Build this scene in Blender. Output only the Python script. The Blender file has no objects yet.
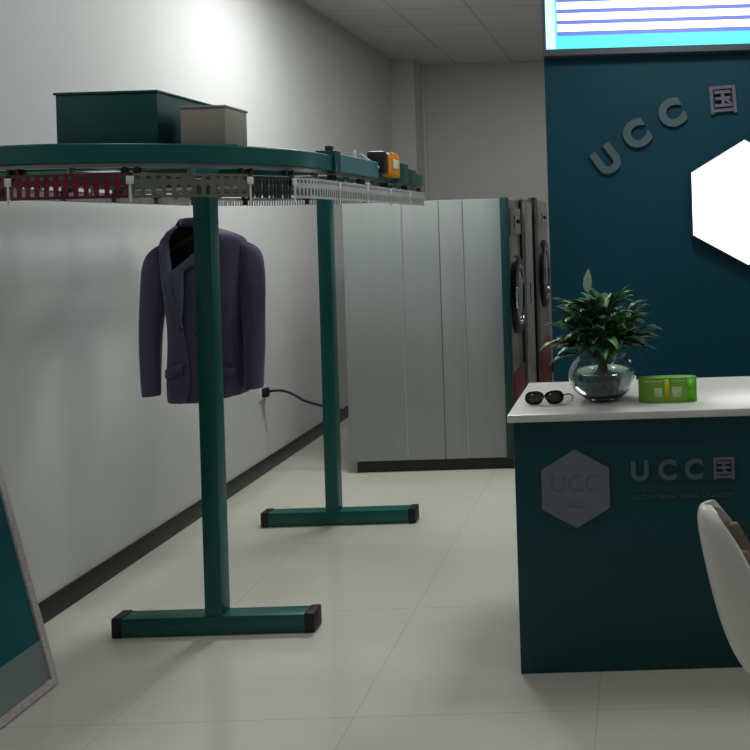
import bpy, bmesh, math, random
from mathutils import Vector, Matrix, noise
random.seed(7)
PI = math.pi
S = bpy.context.scene
COL = S.collection

# ------------------------------------------------------------------ camera, world, lights, exposure
ROLL = 0.03
EYE = 1.6
cam_d = bpy.data.cameras.new('camera')
cam_d.sensor_width = 36.0
cam_d.lens = 36.0 * 870 / 750
cam_d.shift_x = -263 / 750
cam_d.shift_y = -155 / 750
cam_d.clip_start = 0.05
cam = bpy.data.objects.new('camera', cam_d)
COL.objects.link(cam)
# looks along +Y, rolled a little clockwise (picture turns counter-clockwise)
cam.matrix_world = Matrix.Translation((0, 0, EYE)) @ Matrix.Rotation(PI / 2, 4, 'X') @ Matrix.Rotation(-ROLL, 4, 'Z')
S.camera = cam

W = bpy.data.worlds.new('world')
S.world = W
W.use_nodes = True
W.node_tree.nodes['Background'].inputs[0].default_value = (0.80, 0.90, 1.0, 1)
W.node_tree.nodes['Background'].inputs[1].default_value = 0.16

PANELS = [(-1.55, 5.25, 44), (-0.35, 7.4, 9), (-1.55, 2.0, 5), (1.6, 2.0, 5), (0.25, 3.6, 18)]   # ceiling lights, first inferred from the lit wall, the rest added: x, y, watts

S.view_settings.view_transform = 'Standard'
S.view_settings.look = 'None'
S.view_settings.exposure = 0.0
S.view_settings.gamma = 1.0
S.view_settings.use_curve_mapping = False


# ------------------------------------------------------------------ materials
def lin(c):
    return tuple(((v / 255) / 12.92 if v / 255 <= 0.04045 else ((v / 255 + 0.055) / 1.055) ** 2.4) for v in c)


def mat(name, rgb, rough=0.5, metal=0.0, var=0.06, scale=6.0, bump=0.0, bscale=60.0, emit=None, estr=0.0,
        trans=0.0, ior=1.45, coat=0.0, spec=0.5, sheen=0.0, stretch=(1, 1, 1)):
    m = bpy.data.materials.new(name)
    m.use_nodes = True
    nt = m.node_tree
    p = nt.nodes['Principled BSDF']
    base = lin(rgb)
    tc = nt.nodes.new('ShaderNodeTexCoord')
    mp = nt.nodes.new('ShaderNodeMapping')
    mp.inputs['Scale'].default_value = stretch
    nt.links.new(tc.outputs['Object'], mp.inputs['Vector'])
    if var > 0:
        n = nt.nodes.new('ShaderNodeTexNoise')
        n.inputs['Scale'].default_value = scale
        n.inputs['Detail'].default_value = 4
        nt.links.new(mp.outputs[0], n.inputs['Vector'])
        r = nt.nodes.new('ShaderNodeValToRGB')
        r.color_ramp.elements[0].position = 0.3
        r.color_ramp.elements[1].position = 0.7
        r.color_ramp.elements[0].color = (*[v * (1 - var) for v in base], 1)
        r.color_ramp.elements[1].color = (*[min(1, v * (1 + var)) for v in base], 1)
        nt.links.new(n.outputs['Fac'], r.inputs[0])
        nt.links.new(r.outputs[0], p.inputs['Base Color'])
    else:
        p.inputs['Base Color'].default_value = (*base, 1)
    if bump > 0:
        n2 = nt.nodes.new('ShaderNodeTexNoise')
        n2.inputs['Scale'].default_value = bscale
        n2.inputs['Detail'].default_value = 3
        nt.links.new(mp.outputs[0], n2.inputs['Vector'])
        b = nt.nodes.new('ShaderNodeBump')
        b.inputs['Strength'].default_value = bump
        b.inputs['Distance'].default_value = 0.01
        nt.links.new(n2.outputs['Fac'], b.inputs['Height'])
        nt.links.new(b.outputs[0], p.inputs['Normal'])
    p.inputs['Roughness'].default_value = rough
    p.inputs['Metallic'].default_value = metal
    p.inputs['IOR'].default_value = ior
    p.inputs['Transmission Weight'].default_value = trans
    p.inputs['Coat Weight'].default_value = coat
    p.inputs['Specular IOR Level'].default_value = spec
    p.inputs['Sheen Weight'].default_value = sheen
    if emit:
        p.inputs['Emission Color'].default_value = (*lin(emit), 1)
        p.inputs['Emission Strength'].default_value = estr
    return m


def tile_mat(name, rgb, line, size, mortar, rough, var=0.05, bump=0.0, spec=0.5, off=(0, 0, 0), vscale=1.2):
    m = bpy.data.materials.new(name)
    m.use_nodes = True
    nt = m.node_tree
    p = nt.nodes['Principled BSDF']
    tc = nt.nodes.new('ShaderNodeTexCoord')
    mp = nt.nodes.new('ShaderNodeMapping')
    mp.inputs['Location'].default_value = off
    nt.links.new(tc.outputs['Object'], mp.inputs['Vector'])
    br = nt.nodes.new('ShaderNodeTexBrick')
    br.offset = 0.0
    br.inputs['Scale'].default_value = 1.0
    br.inputs['Brick Width'].default_value = size
    br.inputs['Row Height'].default_value = size
    br.inputs['Mortar Size'].default_value = mortar
    br.inputs['Mortar Smooth'].default_value = 0.1
    base = lin(rgb)
    br.inputs['Color1'].default_value = (*[v * (1 - var) for v in base], 1)
    br.inputs['Color2'].default_value = (*[v * (1 + var) for v in base], 1)
    br.inputs['Mortar'].default_value = (*lin(line), 1)
    nt.links.new(mp.outputs[0], br.inputs['Vector'])
    n = nt.nodes.new('ShaderNodeTexNoise')
    n.inputs['Scale'].default_value = vscale
    n.inputs['Detail'].default_value = 5
    nt.links.new(mp.outputs[0], n.inputs['Vector'])
    mx = nt.nodes.new('ShaderNodeMix')
    mx.data_type = 'RGBA'
    mx.blend_type = 'MULTIPLY'
    mx.inputs[0].default_value = 0.25
    nt.links.new(br.outputs['Color'], mx.inputs[6])
    nt.links.new(n.outputs['Fac'], mx.inputs[7])
    nt.links.new(mx.outputs[2], p.inputs['Base Color'])
    p.inputs['Roughness'].default_value = rough
    p.inputs['Specular IOR Level'].default_value = spec
    if bump:
        b = nt.nodes.new('ShaderNodeBump')
        b.inputs['Strength'].default_value = bump
        b.inputs['Distance'].default_value = 0.004
        b.invert = True
        nt.links.new(br.outputs['Fac'], b.inputs['Height'])
        nt.links.new(b.outputs[0], p.inputs['Normal'])
    return m


M = {}
M['wall'] = mat('painted_wall', (202, 203, 203), 0.55, var=0.025, scale=2.0, bump=0.04, bscale=90, spec=0.35)
M['back_wall'] = mat('back_painted_wall', (196, 194, 192), 0.7, var=0.02, scale=2.0, bump=0.04, bscale=90)
M['ceil'] = tile_mat('ceiling_tiles', (212, 210, 208), (182, 181, 180), 0.6, 0.010, 0.9, var=0.03, off=(0.1, 0.25, 0))
M['floor'] = tile_mat('floor_tiles', (216, 215, 202), (198, 196, 184), 0.8, 0.0025, 0.14, var=0.015, bump=0.1, off=(0.18, 0.35, 0))
M['base'] = mat('dark_skirting', (30, 28, 28), 0.35, var=0.15, scale=14)
M['teal_wall'] = mat('teal_wall_panel', (4, 64, 80), 0.55, var=0.07, scale=1.6, spec=0.3)
M['teal_counter'] = mat('teal_counter_panel', (14, 66, 70), 0.42, var=0.05, scale=2, spec=0.35)
M['marble'] = mat('white_stone', (214, 213, 208), 0.28, var=0.05, scale=5)
M['green'] = mat('green_enamel', (3, 86, 80), 0.35, var=0.05, scale=5, spec=0.5)
M['green_dark'] = mat('green_enamel_box', (5, 66, 62), 0.38, var=0.08, scale=4)
M['slate'] = mat('slate_teal_enamel', (70, 118, 120), 0.35, var=0.06, scale=8)
M['cap'] = mat('black_rubber_cap', (22, 22, 24), 0.55, var=0.1)
M['greybox'] = mat('grey_painted_box', (142, 136, 126), 0.5, var=0.03)
M['orange'] = mat('orange_motor_paint', (214, 146, 22), 0.4, var=0.1, scale=30)
M['steel'] = mat('galvanised_steel', (150, 150, 148), 0.35, metal=0.85, var=0.12, scale=25)
M['roller'] = mat('dark_roller', (45, 48, 44), 0.45, var=0.2, scale=40)
M['crimson'] = mat('crimson_plastic', (104, 20, 40), 0.4, var=0.15, scale=18)
M['beige_strip'] = mat('taupe_plastic', (112, 106, 94), 0.45, var=0.12, scale=18)
M['pale_strip'] = mat('pale_grey_plastic', (172, 178, 174), 0.4, var=0.1, scale=18)
M['black_strip'] = mat('black_plastic', (36, 40, 42), 0.4, var=0.1, scale=18)
M['white_plastic'] = mat('white_plastic', (222, 222, 216), 0.35, var=0.03)
M['panel_steel'] = mat('brushed_steel_side', (152, 158, 156), 0.36, metal=0.12, var=0.03, scale=3, stretch=(6, 6, .5), bump=0.02, bscale=20)
M['machine_steel'] = mat('machine_steel_front', (172, 174, 172), 0.28, metal=0.75, var=0.12, scale=6, stretch=(6, 6, .6))
M['dark_metal'] = mat('dark_metal', (40, 42, 44), 0.35, metal=0.5, var=0.1)
M['door_glass'] = mat('dark_door_glass', (24, 30, 32), 0.06, var=0.05, coat=0.6)
M['chrome'] = mat('chrome', (200, 202, 204), 0.12, metal=1.0, var=0.02)
M['red'] = mat('red_enamel', (150, 34, 50), 0.4, var=0.08)
M['jacket'] = mat('purple_grey_wool', (80, 74, 104), 0.85, var=0.10, scale=22, bump=0.25, bscale=240, sheen=0.15)
M['lapel'] = mat('slate_lapel_cloth', (84, 88, 112), 0.7, var=0.08, scale=22, bump=0.2, bscale=240)
M['lining'] = mat('dark_lining', (16, 16, 24), 0.5, var=0.1)
M['button'] = mat('dark_button', (30, 28, 34), 0.3, var=0.05)
M['black'] = mat('black_plastic_plain', (18, 18, 20), 0.45, var=0.05)
M['leaf'] = mat('green_leaf', (38, 84, 44), 0.38, var=0.35, scale=28, spec=0.5)
M['leaf_light'] = mat('light_green_leaf', (96, 140, 84), 0.4, var=0.25, scale=28)
M['stem'] = mat('green_stem', (62, 104, 54), 0.5, var=0.2, scale=20)
M['petal'] = mat('white_green_petal', (196, 214, 182), 0.45, var=0.1, scale=20)
M['root'] = mat('pale_brown_root', (120, 104, 76), 0.7, var=0.25, scale=40)
M['glass'] = mat('clear_glass', (246, 252, 250), 0.02, var=0, trans=1.0, ior=1.45)
M['water'] = mat('water', (222, 234, 228), 0.0, var=0, trans=1.0, ior=1.33)
M['lens'] = mat('brown_lens', (70, 58, 34), 0.08, var=0.15, scale=60, coat=0.5)
M['tortoise'] = mat('dark_brown_frame', (34, 27, 18), 0.25, var=0.4, scale=80)
M['lime'] = mat('lime_green_card', (118, 172, 56), 0.35, var=0.12, scale=14)
M['lime_bright'] = mat('bright_green_card', (92, 196, 24), 0.3, var=0.05)
M['lime_pale'] = mat('pale_green_print', (190, 210, 160), 0.4, var=0.1, scale=60)
M['yellow'] = mat('yellow_print', (196, 190, 20), 0.4, var=0.08)
M['letter'] = mat('grey_letter', (78, 98, 104), 0.6, var=0.05)
M['letter_warm'] = mat('mauve_grey_letter', (104, 102, 114), 0.6, var=0.05)
M['hex_sign'] = mat('grey_hexagon_plate', (108, 112, 120), 0.5, var=0.05)
M['hex_mark'] = mat('darker_grey_print', (94, 96, 112), 0.5, var=0.05)
M['frame_grey'] = mat('grey_sign_frame', (84, 88, 96), 0.4, metal=0.3, var=0.05)
M['e_white'] = mat('lit_white_panel', (255, 255, 255), 0.4, var=0, emit=(255, 255, 255), estr=2.2)
M['e_cyan'] = mat('lit_cyan_panel', (120, 240, 240), 0.4, var=0, emit=(70, 226, 230), estr=0.75)
M['e_ice'] = mat('lit_ice_edge', (200, 255, 245), 0.4, var=0, emit=(196, 255, 246), estr=1.0)
M['e_blue'] = mat('lit_blue_line', (120, 140, 220), 0.4, var=0, emit=(100, 108, 196), estr=0.85)
M['e_lamp'] = mat('lit_ceiling_diffuser', (255, 255, 255), 0.4, var=0, emit=(255, 252, 246), estr=4.0)
M['alu'] = mat('aluminium_trim', (190, 192, 194), 0.35, metal=0.6, var=0.03)
M['speckle'] = mat('pale_speckled_trim', (188, 180, 176), 0.5, var=0.22, scale=70)
M['reflection_teal'] = mat('teal_painted_reflection', (24, 92, 98), 0.25, var=0.06, scale=4)  # painted reflection: teal of the counter mirrored in the leaning board
M['reflection_grey'] = mat('grey_painted_reflection', (124, 138, 136), 0.25, var=0.05, scale=4)  # painted reflection: grey of the floor mirrored in the leaning board
M['shell'] = mat('white_moulded_shell', (214, 210, 202), 0.32, var=0.03)
M['shell_shade'] = mat('painted_shell_shade', (128, 112, 96), 0.6, var=0.08, scale=30)  # shade inside the chair shell, put into a taupe colour
M['wood'] = mat('pale_wood', (176, 138, 96), 0.45, var=0.15, scale=12, stretch=(1, 1, 6))


# ------------------------------------------------------------------ mesh helpers
def add_box(bm, x0, x1, y0, y1, z0, z1, bev=0.0, mi=0):
    vs = [bm.verts.new((x, y, z)) for x in (x0, x1) for y in (y0, y1) for z in (z0, z1)]
    fs = []
    for q in ((0, 1, 3, 2), (4, 6, 7, 5), (0, 4, 5, 1), (2, 3, 7, 6), (0, 2, 6, 4), (1, 5, 7, 3)):
        f = bm.faces.new([vs[i] for i in q])
        f.material_index = mi
        fs.append(f)
    if bev > 0:
        es = set()
        for f in fs:
            es.update(f.edges)
        r = bmesh.ops.bevel(bm, geom=list(es), offset=bev, segments=2, affect='EDGES', profile=0.5)
        for f in r['faces']:
            f.material_index = mi
    return vs


def add_tube(bm, pts, r, seg=10, caps=True, closed=False):
    pts = [Vector(p) for p in pts]
    n = len(pts)
    rings = []
    prev = None
    for i, p in enumerate(pts):
        if closed:
            t = pts[(i + 1) % n] - pts[i - 1]
        else:
            t = pts[min(i + 1, n - 1)] - pts[max(i - 1, 0)]
        t.normalize()
        if prev is None:
            a = Vector((0, 0, 1)) if abs(t.z) < 0.9 else Vector((1, 0, 0))
            u = t.cross(a).normalized()
        else:
            u = (prev - t * prev.dot(t)).normalized()
        prev = u
        v = t.cross(u)
        rr = r[i] if isinstance(r, (list, tuple)) else r
        rings.append([bm.verts.new(p + u * math.cos(2 * PI * k / seg) * rr + v * math.sin(2 * PI * k / seg) * rr) for k in range(seg)])
    m = n if closed else n - 1
    for i in range(m):
        a, b = rings[i], rings[(i + 1) % n]
        for k in range(seg):
            bm.faces.new((a[k], a[(k + 1) % seg], b[(k + 1) % seg], b[k]))
    if caps and not closed:
        bm.faces.new(rings[0][::-1])
        bm.faces.new(rings[-1])


def add_lathe(bm, prof, seg=32, M4=None, cap=True):
    """prof: list of (r, z)"""
    rings = []
    for r, z in prof:
        if r < 1e-5:
            rings.append([bm.verts.new((0, 0, z))])
        else:
            rings.append([bm.verts.new((r * math.cos(2 * PI * k / seg), r * math.sin(2 * PI * k / seg), z)) for k in range(seg)])
    for a, b in zip(rings[:-1], rings[1:]):
        for k in range(seg):
            k2 = (k + 1) % seg
            if len(a) == 1 and len(b) == 1:
                continue
            if len(a) == 1:
                bm.faces.new((a[0], b[k2], b[k]))
            elif len(b) == 1:
                bm.faces.new((a[k], a[k2], b[0]))
            else:
                bm.faces.new((a[k], a[k2], b[k2], b[k]))
    if cap:
        if len(rings[0]) > 1:
            bm.faces.new(rings[0][::-1])
        if len(rings[-1]) > 1:
            bm.faces.new(rings[-1])
    if M4 is not None:
        vs = [v for r in rings for v in r]
        bmesh.ops.transform(bm, matrix=M4, verts=vs)


def add_prism(bm, pts, vec):
    a = [bm.verts.new(p) for p in pts]
    b = [bm.verts.new(Vector(p) + Vector(vec)) for p in pts]
    n = len(a)
    bm.faces.new(a[::-1])
    bm.faces.new(b)
    for i in range(n):
        bm.faces.new((a[i], a[(i + 1) % n], b[(i + 1) % n], b[i]))


def obj(name, bm, m, parent=None, smooth=True, angle=35, bevel=0.0, inv=None):
    me = bpy.data.meshes.new(name)
    bmesh.ops.recalc_face_normals(bm, faces=bm.faces[:])
    if inv is not None:
        bmesh.ops.transform(bm, matrix=inv, verts=bm.verts[:])
    bm.to_mesh(me)
    bm.free()
    for x in (m if isinstance(m, (list, tuple)) else [m]):
        me.materials.append(x)
    o = bpy.data.objects.new(name, me)
    COL.objects.link(o)
    if smooth:
        me.polygons.foreach_set('use_smooth', [True] * len(me.polygons))
        me.set_sharp_from_angle(angle=math.radians(angle))
    if bevel > 0:
        b = o.modifiers.new('bevel', 'BEVEL')
        b.width = bevel
        b.segments = 2
        b.limit_method = 'ANGLE'
        b.angle_limit = math.radians(40)
    if parent is not None:
        o.parent = parent
        o.location = -parent.location if inv is None else (0, 0, 0)
    return o


# geometry is written in world coordinates; thing() puts an Empty at the base and obj() offsets the child back
def thing(name, label, cat, loc=(0, 0, 0), rotz=0.0, group=None):
    o = bpy.data.objects.new(name, None)
    COL.objects.link(o)
    o.empty_display_size = 0.1
    o.location = loc
    o.rotation_euler = (0, 0, rotz)
    o['label'] = label
    o['category'] = cat
    if group:
        o['group'] = group
    return o


def loc_part(name, bm, m, parent, **k):
    """part written in its parent's own coordinates"""
    return obj(name, bm, m, parent, inv=Matrix.Identity(4), **k)


def struct(name, bm, m, **k):
    o = obj(name, bm, m, **k)
    o['kind'] = 'structure'
    return o


def nb():
    return bmesh.new()


def box_part(name, dims, m, parent, bev=0.0, local=False):
    bm = nb()
    add_box(bm, *dims, bev=bev)
    return (loc_part if local else obj)(name, bm, m, parent)


def text_obj(name, s, size, m, parent, loc, tilt=0.0, depth=0.006, bold=0.0):
    """lettering standing in the XZ plane facing -Y, centred on loc (world)"""
    cu = bpy.data.curves.new(name, 'FONT')
    cu.body = s
    cu.size = size
    cu.align_x = 'CENTER'
    cu.align_y = 'CENTER'
    cu.extrude = depth / 2
    cu.offset = bold
    cu.resolution_u = 6
    tmp = bpy.data.objects.new('tmp', cu)
    COL.objects.link(tmp)
    dg = bpy.context.evaluated_depsgraph_get()
    me = bpy.data.meshes.new_from_object(tmp.evaluated_get(dg))
    bpy.data.objects.remove(tmp)
    me.materials.clear()
    me.materials.append(m)
    me.name = name
    R = Matrix.Rotation(PI / 2, 4, 'X') @ Matrix.Rotation(tilt, 4, 'Z')
    me.transform(R)
    # centre on bounding box
    xs = [v.co.x for v in me.vertices]
    zs = [v.co.z for v in me.vertices]
    me.transform(Matrix.Translation((-(min(xs) + max(xs)) / 2, 0, -(min(zs) + max(zs)) / 2)))
    o = bpy.data.objects.new(name, me)
    COL.objects.link(o)
    if parent is not None:
        o.parent = parent
        o.location = Vector(loc) - parent.location
    else:
        o.location = loc
    return o


# ------------------------------------------------------------------ room shell
WX, BY, CH = -2.52, 9.35, 3.34
RX, FY = 3.4, -0.6
bm = nb(); add_box(bm, WX - .1, RX + .1, FY, BY + .1, -0.1, 0); struct('floor', bm, M['floor'])
bm = nb(); add_box(bm, WX - .1, RX + .1, FY, BY + .1, CH, CH + .1); struct('ceiling', bm, M['ceil'])
bm = nb(); add_box(bm, WX - .1, WX, FY, BY + .1, 0, CH); struct('wall_left', bm, M['wall'])
bm = nb(); add_box(bm, WX, RX, BY, BY + .1, 0, CH); add_box(bm, WX, -2.27, 9.0, BY, 0, CH)
struct('wall_back', bm, M['back_wall'])
bm = nb(); add_box(bm, RX, RX + .1, FY, BY + .1, 0, CH); struct('wall_right', bm, M['wall'])
bm = nb(); add_box(bm, -0.502, RX, 4.90, 5.02, 0, CH); struct('wall_reception', bm, M['teal_wall'])
bm = nb()
add_box(bm, WX, WX + .012, FY, 9.0, 0, .095, bev=.003)
struct('baseboard_left', bm, M['base'])
bm = nb(); add_box(bm, WX + .012, RX, BY - .012, BY, 0, .095); struct('baseboard_back', bm, M['base'])
bm = nb(); add_box(bm, -2.27, -2.24, BY - .03, BY, .095, CH); struct('trim_1', bm, M['wall'])

# ceiling lights, flat square LED panels; all but the one above the conveyor are added fill
PL = {(-1.55, 5.25): 'square ceiling light nearest the left wall above the garment conveyor',
      (-0.35, 7.4): 'added square fill light hidden on the ceiling behind the teal reception wall',
      (-1.55, 2.0): 'added unseen square fill light at the front of the room near the left wall',
      (1.6, 2.0): 'added unseen square fill light in front of the reception counter',
      (0.25, 3.6): 'added unseen square fill light above the space behind the reception counter'}
for (x, y, w) in PANELS:
    t = thing('ceiling_light', PL[(x, y)], 'ceiling light', (x, y, CH - .02), group='square ceiling lights')
    bm = nb()
    for a in ((-.3, .3, -.3, -.28), (-.3, .3, .28, .3), (-.3, -.28, -.28, .28), (.28, .3, -.28, .28)):
        add_box(bm, x + a[0], x + a[1], y + a[2], y + a[3], CH - .018, CH)
    obj('frame', bm, M['alu'], t)
    box_part('diffuser', (x - .28, x + .28, y - .28, y + .28, CH - .012, CH - .002), M['e_lamp'], t)
    ld = bpy.data.lights.new('panel_light', 'AREA')
    ld.shape = 'SQUARE'
    ld.size = .54
    ld.energy = w
    ld.color = (0.985, 1.0, 0.975)
    lo = bpy.data.objects.new('panel_light', ld)
    COL.objects.link(lo)
    lo.parent = t
    lo.location = (0, 0, -.006)

# ------------------------------------------------------------------ garment conveyor
CX, R0, YN, YF = -1.70, 0.60, 3.08, 4.40       # oval track: two straights and two half circles
ZR0, ZR1 = 1.81, 1.868


def oval(s, r=R0):
    """point and outward direction; s measured along the outer line from the nearest point, anticlockwise"""
    q = PI * R0 / 2
    L = YF - YN
    per = 2 * L + 2 * PI * R0
    s = s % per
    if s < q:
        a = s / R0
        return Vector((CX + r * math.sin(a), YN - r * math.cos(a), 0)), Vector((math.sin(a), -math.cos(a), 0))
    if s < q + L:
        return Vector((CX + r, YN + s - q, 0)), Vector((1, 0, 0))
    if s < 3 * q + L:
        a = (s - q - L) / R0
        return Vector((CX + r * math.cos(a), YF + r * math.sin(a), 0)), Vector((math.cos(a), math.sin(a), 0))
    if s < 3 * q + 2 * L:
        return Vector((CX - r, YF - (s - 3 * q - L), 0)), Vector((-1, 0, 0))
    a = (s - 3 * q - 2 * L) / R0
    return Vector((CX - r * math.cos(a), YN - r * math.sin(a), 0)), Vector((-math.cos(a), -math.sin(a), 0))


PER = 2 * (YF - YN) + 2 * PI * R0
conv = thing('garment_conveyor', 'green oval overhead garment conveyor on two T-shaped stands by the white wall',
             'garment conveyor', (CX, (YN + YF) / 2, 0))


def rail_bm(s0, s1, ri, ro, z0, z1, n):
    bm = nb()
    rings = []
    closed = (s1 - s0) >= PER - 1e-4
    for i in range(n if closed else n + 1):
        s = s0 + (s1 - s0) * i / n
        p, o = oval(s)
        c = p - o * R0
        ring = [bm.verts.new((c + o * r) + Vector((0, 0, z))) for r, z in ((ri, z0), (ro, z0), (ro, z1), (ri, z1))]
        rings.append(ring)
    m = len(rings)
    for i in range(m if closed else m - 1):
        a, b = rings[i], rings[(i + 1) % m]
        for k in range(4):
            bm.faces.new((a[k], a[(k + 1) % 4], b[(k + 1) % 4], b[k]))
    if not closed:
        bm.faces.new(rings[0][::-1])
        bm.faces.new(rings[-1])
    return bm


S_J = 0.5 * PI * R0 + 0.10        # joint on the right straight
o = obj('track_rail', rail_bm(S_J + .52, PER + S_J, R0 - .05, R0, ZR0, ZR1, 150), M['green'], conv, bevel=.004)
o = obj('rail_section', rail_bm(S_J, S_J + .52, R0 - .05, R0 + .004, ZR0, ZR1 + .012, 8), M['slate'], conv, bevel=.004)
o['label'] = 'slate blue rail section beside the orange motor'
bm = nb()
pj = YN + .10
add_box(bm, CX + R0 - .062, CX + R0 + .012, pj - .03, pj + .03, ZR0 - .008, ZR1 + .018, bev=.003)
add_box(bm, CX + R0 - .03, CX + R0 - .005, pj - .02, pj + .01, ZR1 + .018, ZR1 + .036, bev=.003)
obj('joint_clamp', bm, M['green_dark'], conv)
# slanting end brace and motor
bm = nb()
add_tube(bm, [(CX + R0 - .01, 3.50, ZR1 + .030), (CX + R0 + .0, 3.72, ZR1 - .012)], .006, 8)
add_tube(bm, [(CX + R0 - .04, 3.52, ZR1 + .05), (CX + R0 - .04, 3.52, ZR1 + .005)], .008, 8)
obj('brace', bm, M['white_plastic'], conv)
mot = nb()
add_box(mot, CX + R0 - .055, CX + R0 + .035, 3.76, 3.93, ZR1 - .045, ZR1 + .055, bev=.012)
for k in range(4):
    add_box(mot, CX + R0 - .058, CX + R0 + .038, 3.785 + k * .035, 3.797 + k * .035, ZR1 - .048, ZR1 + .058, bev=.003)
mo = obj('motor', mot, M['orange'], conv)
mo['label'] = 'orange drive motor'
bm = nb()
add_box(bm, CX + R0 - .05, CX + R0 + .028, 3.71, 3.76, ZR1 - .035, ZR1 + .06, bev=.01)
obj('motor_end_cap', bm, M['black'], mo).location = (0, 0, 0)
bpy.data.objects['motor_end_cap'].location = Vector(-conv.location) - Vector(mo.location)
bm = nb()
add_box(bm, CX + R0 + .036, CX + R0 + .041, 3.80, 3.88, ZR1 - .01, ZR1 + .03, bev=.002)
pl = obj('rating_plate', bm, M['white_plastic'], mo)
pl.location = Vector(-conv.location) - Vector(mo.location)
# chain gearbox beyond the motor
bm = nb()
add_box(bm, CX + R0 - .06, CX + R0 + .02, 3.95, 4.13, ZR0 - .01, ZR1 + .03, bev=.01)
add_box(bm, CX + R0 - .05, CX + R0 + .01, 4.13, 4.32, ZR0 - .015, ZR1 + .012, bev=.01)
obj('gearbox', bm, M['green_dark'], conv)
# spine and cross beams, mounting plate
box_part('spine_beam', (CX - .03, CX + .03, YN - R0 + .06, YF + R0 - .06, 1.815, 1.862), M['green'], conv, bev=.004)
for y in (2.92, 3.5, 4.15, 4.73):
    dx = R0 - .055 if YN <= y <= YF else math.sqrt(max(0, (R0 - .05) ** 2 - (YN - y if y < YN else y - YF) ** 2)) - .005
    box_part('cross_beam', (CX - dx, CX + dx, y - .02, y + .02, 1.82, 1.855), M['green'], conv, bev=.003)
bm = nb()
add_tube(bm, [(CX - R0 + .052, 3.84, 1.79), (CX + R0 - .052, 3.84, 1.79)], .011, 10)
for sx in (-1, 1):
    add_box(bm, CX + sx * (R0 - .045) - .01, CX + sx * (R0 - .045) + .01, 3.825, 3.855, 1.775, 1.815)
obj('hanging_bar', bm, M['steel'], conv)
box_part('mounting_plate', (-1.86, -1.24, 2.70, 3.12, 1.866, 1.872), M['green_dark'], conv)
# lower wheel track just inside the rail, seen between rail and hook strips
obj('wheel_track', rail_bm(0, PER, R0 - .036, R0 - .014, ZR0 - .012, ZR0, 120), M['steel'], conv)
# dark teal sheet-metal box and grey control box on top
bm = nb()
add_box(bm, -1.81, -1.492, 2.72, 3.30, 1.872, 2.046, bev=.004)
cov = obj('drive_cover', bm, M['green_dark'], conv)
bm = nb()
add_box(bm, -1.815, -1.488, 2.716, 3.304, 2.044, 2.052, bev=.002)
lid = obj('lid', bm, M['green_dark'], cov)
lid.location = (0, 0, 0)
bm = nb()
add_box(bm, -1.43, -1.288, 2.735, 2.89, 1.872, 1.997, bev=.004)
gb = obj('control_box', bm, M['greybox'], conv)
gb['label'] = 'grey control box'
bm = nb()
add_box(bm, -1.433, -1.285, 2.732, 2.893, 1.993, 2.001, bev=.002)
l2 = obj('lid', bm, M['greybox'], gb)
l2.location = (0, 0, 0)
# stands
for (yc, xl, xr) in ((3.495, -2.14, -1.332), (4.735, -2.085, -1.248)):
    xc = -1.735 if yc < 4 else -1.70
    bm = nb()
    add_box(bm, xc - .035, xc + .035, yc - .035, yc + .035, .075, 1.815, bev=.004)
    obj('post', bm, M['green'], conv)
    bm = nb()
    add_box(bm, xl + .03, xr - .03, yc - .04, yc + .04, .004, .076, bev=.004)
    ft = obj('foot_beam', bm, M['green'], conv)
    for a, b in ((xl, xl + .042), (xr - .042, xr)):
        bm = nb()
        add_box(bm, a, b, yc - .043, yc + .043, 0, .08, bev=.006)
        c = obj('end_cap', bm, M['cap'], ft)
        c.location = (0, 0, 0)
    bm = nb()
    for sx in (-1, 1):
        add_prism(bm, [(xc + sx * .035, yc - .004, .076), (xc + sx * .085, yc - .004, .076), (xc + sx * .035, yc - .004, .13)], (0, .008, 0))
    if yc > 9:
        obj('gusset', bm, M['green'], conv)
    else:
        bm.free()

# hook strips (combs) hanging below the rail
def strip_holes(s0, s1, z0, z1, cell=.0265):
    """plate following the oval with a row of small square holes and a row of arched slots"""
    bm = nb()
    n = max(1, int(round((s1 - s0) / cell)))
    w = (s1 - s0) / n
    zs = z1 - z0

    def pt(s, z):
        p, o_ = oval(s)
        return p + Vector((0, 0, z))
    def cellring(sa, za, zb, hole):
        outer, inner = [], []
        c = sa + w / 2
        zc = (za + zb) / 2
        hw, hh = w * hole[0] / 2, (zb - za) * hole[1] / 2
        K = 16
        for k in range(K):
            a = 2 * PI * k / K + PI / 4
            ca, sa_ = math.cos(a), math.sin(a)
            m_ = max(abs(ca), abs(sa_))
            outer.append(bm.verts.new(pt(c + ca / m_ * w / 2, zc + sa_ / m_ * (zb - za) / 2)))
            if hole[2]:   # arch: round above, square below
                if sa_ > 0:
                    inner.append(bm.verts.new(pt(c + ca * hw, zc + hh * (.1 + .9 * sa_))))
                else:
                    inner.append(bm.verts.new(pt(c + ca / m_ * hw, zc + (sa_ / m_) * hh)))
            else:
                inner.append(bm.verts.new(pt(c + ca / m_ * hw, zc + sa_ / m_ * hh)))
        for k in range(K):
            k2 = (k + 1) % K
            bm.faces.new((outer[k], outer[k2], inner[k2], inner[k]))
    for i in range(n):
        sa = s0 + i * w
        cellring(sa, z1 - zs * .34, z1, (.5, .42, False))
        cellring(sa, z0, z1 - zs * .34, (.56, .62, True))
    bmesh.ops.remove_doubles(bm, verts=bm.verts[:], dist=1e-5)
    return bm


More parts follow.
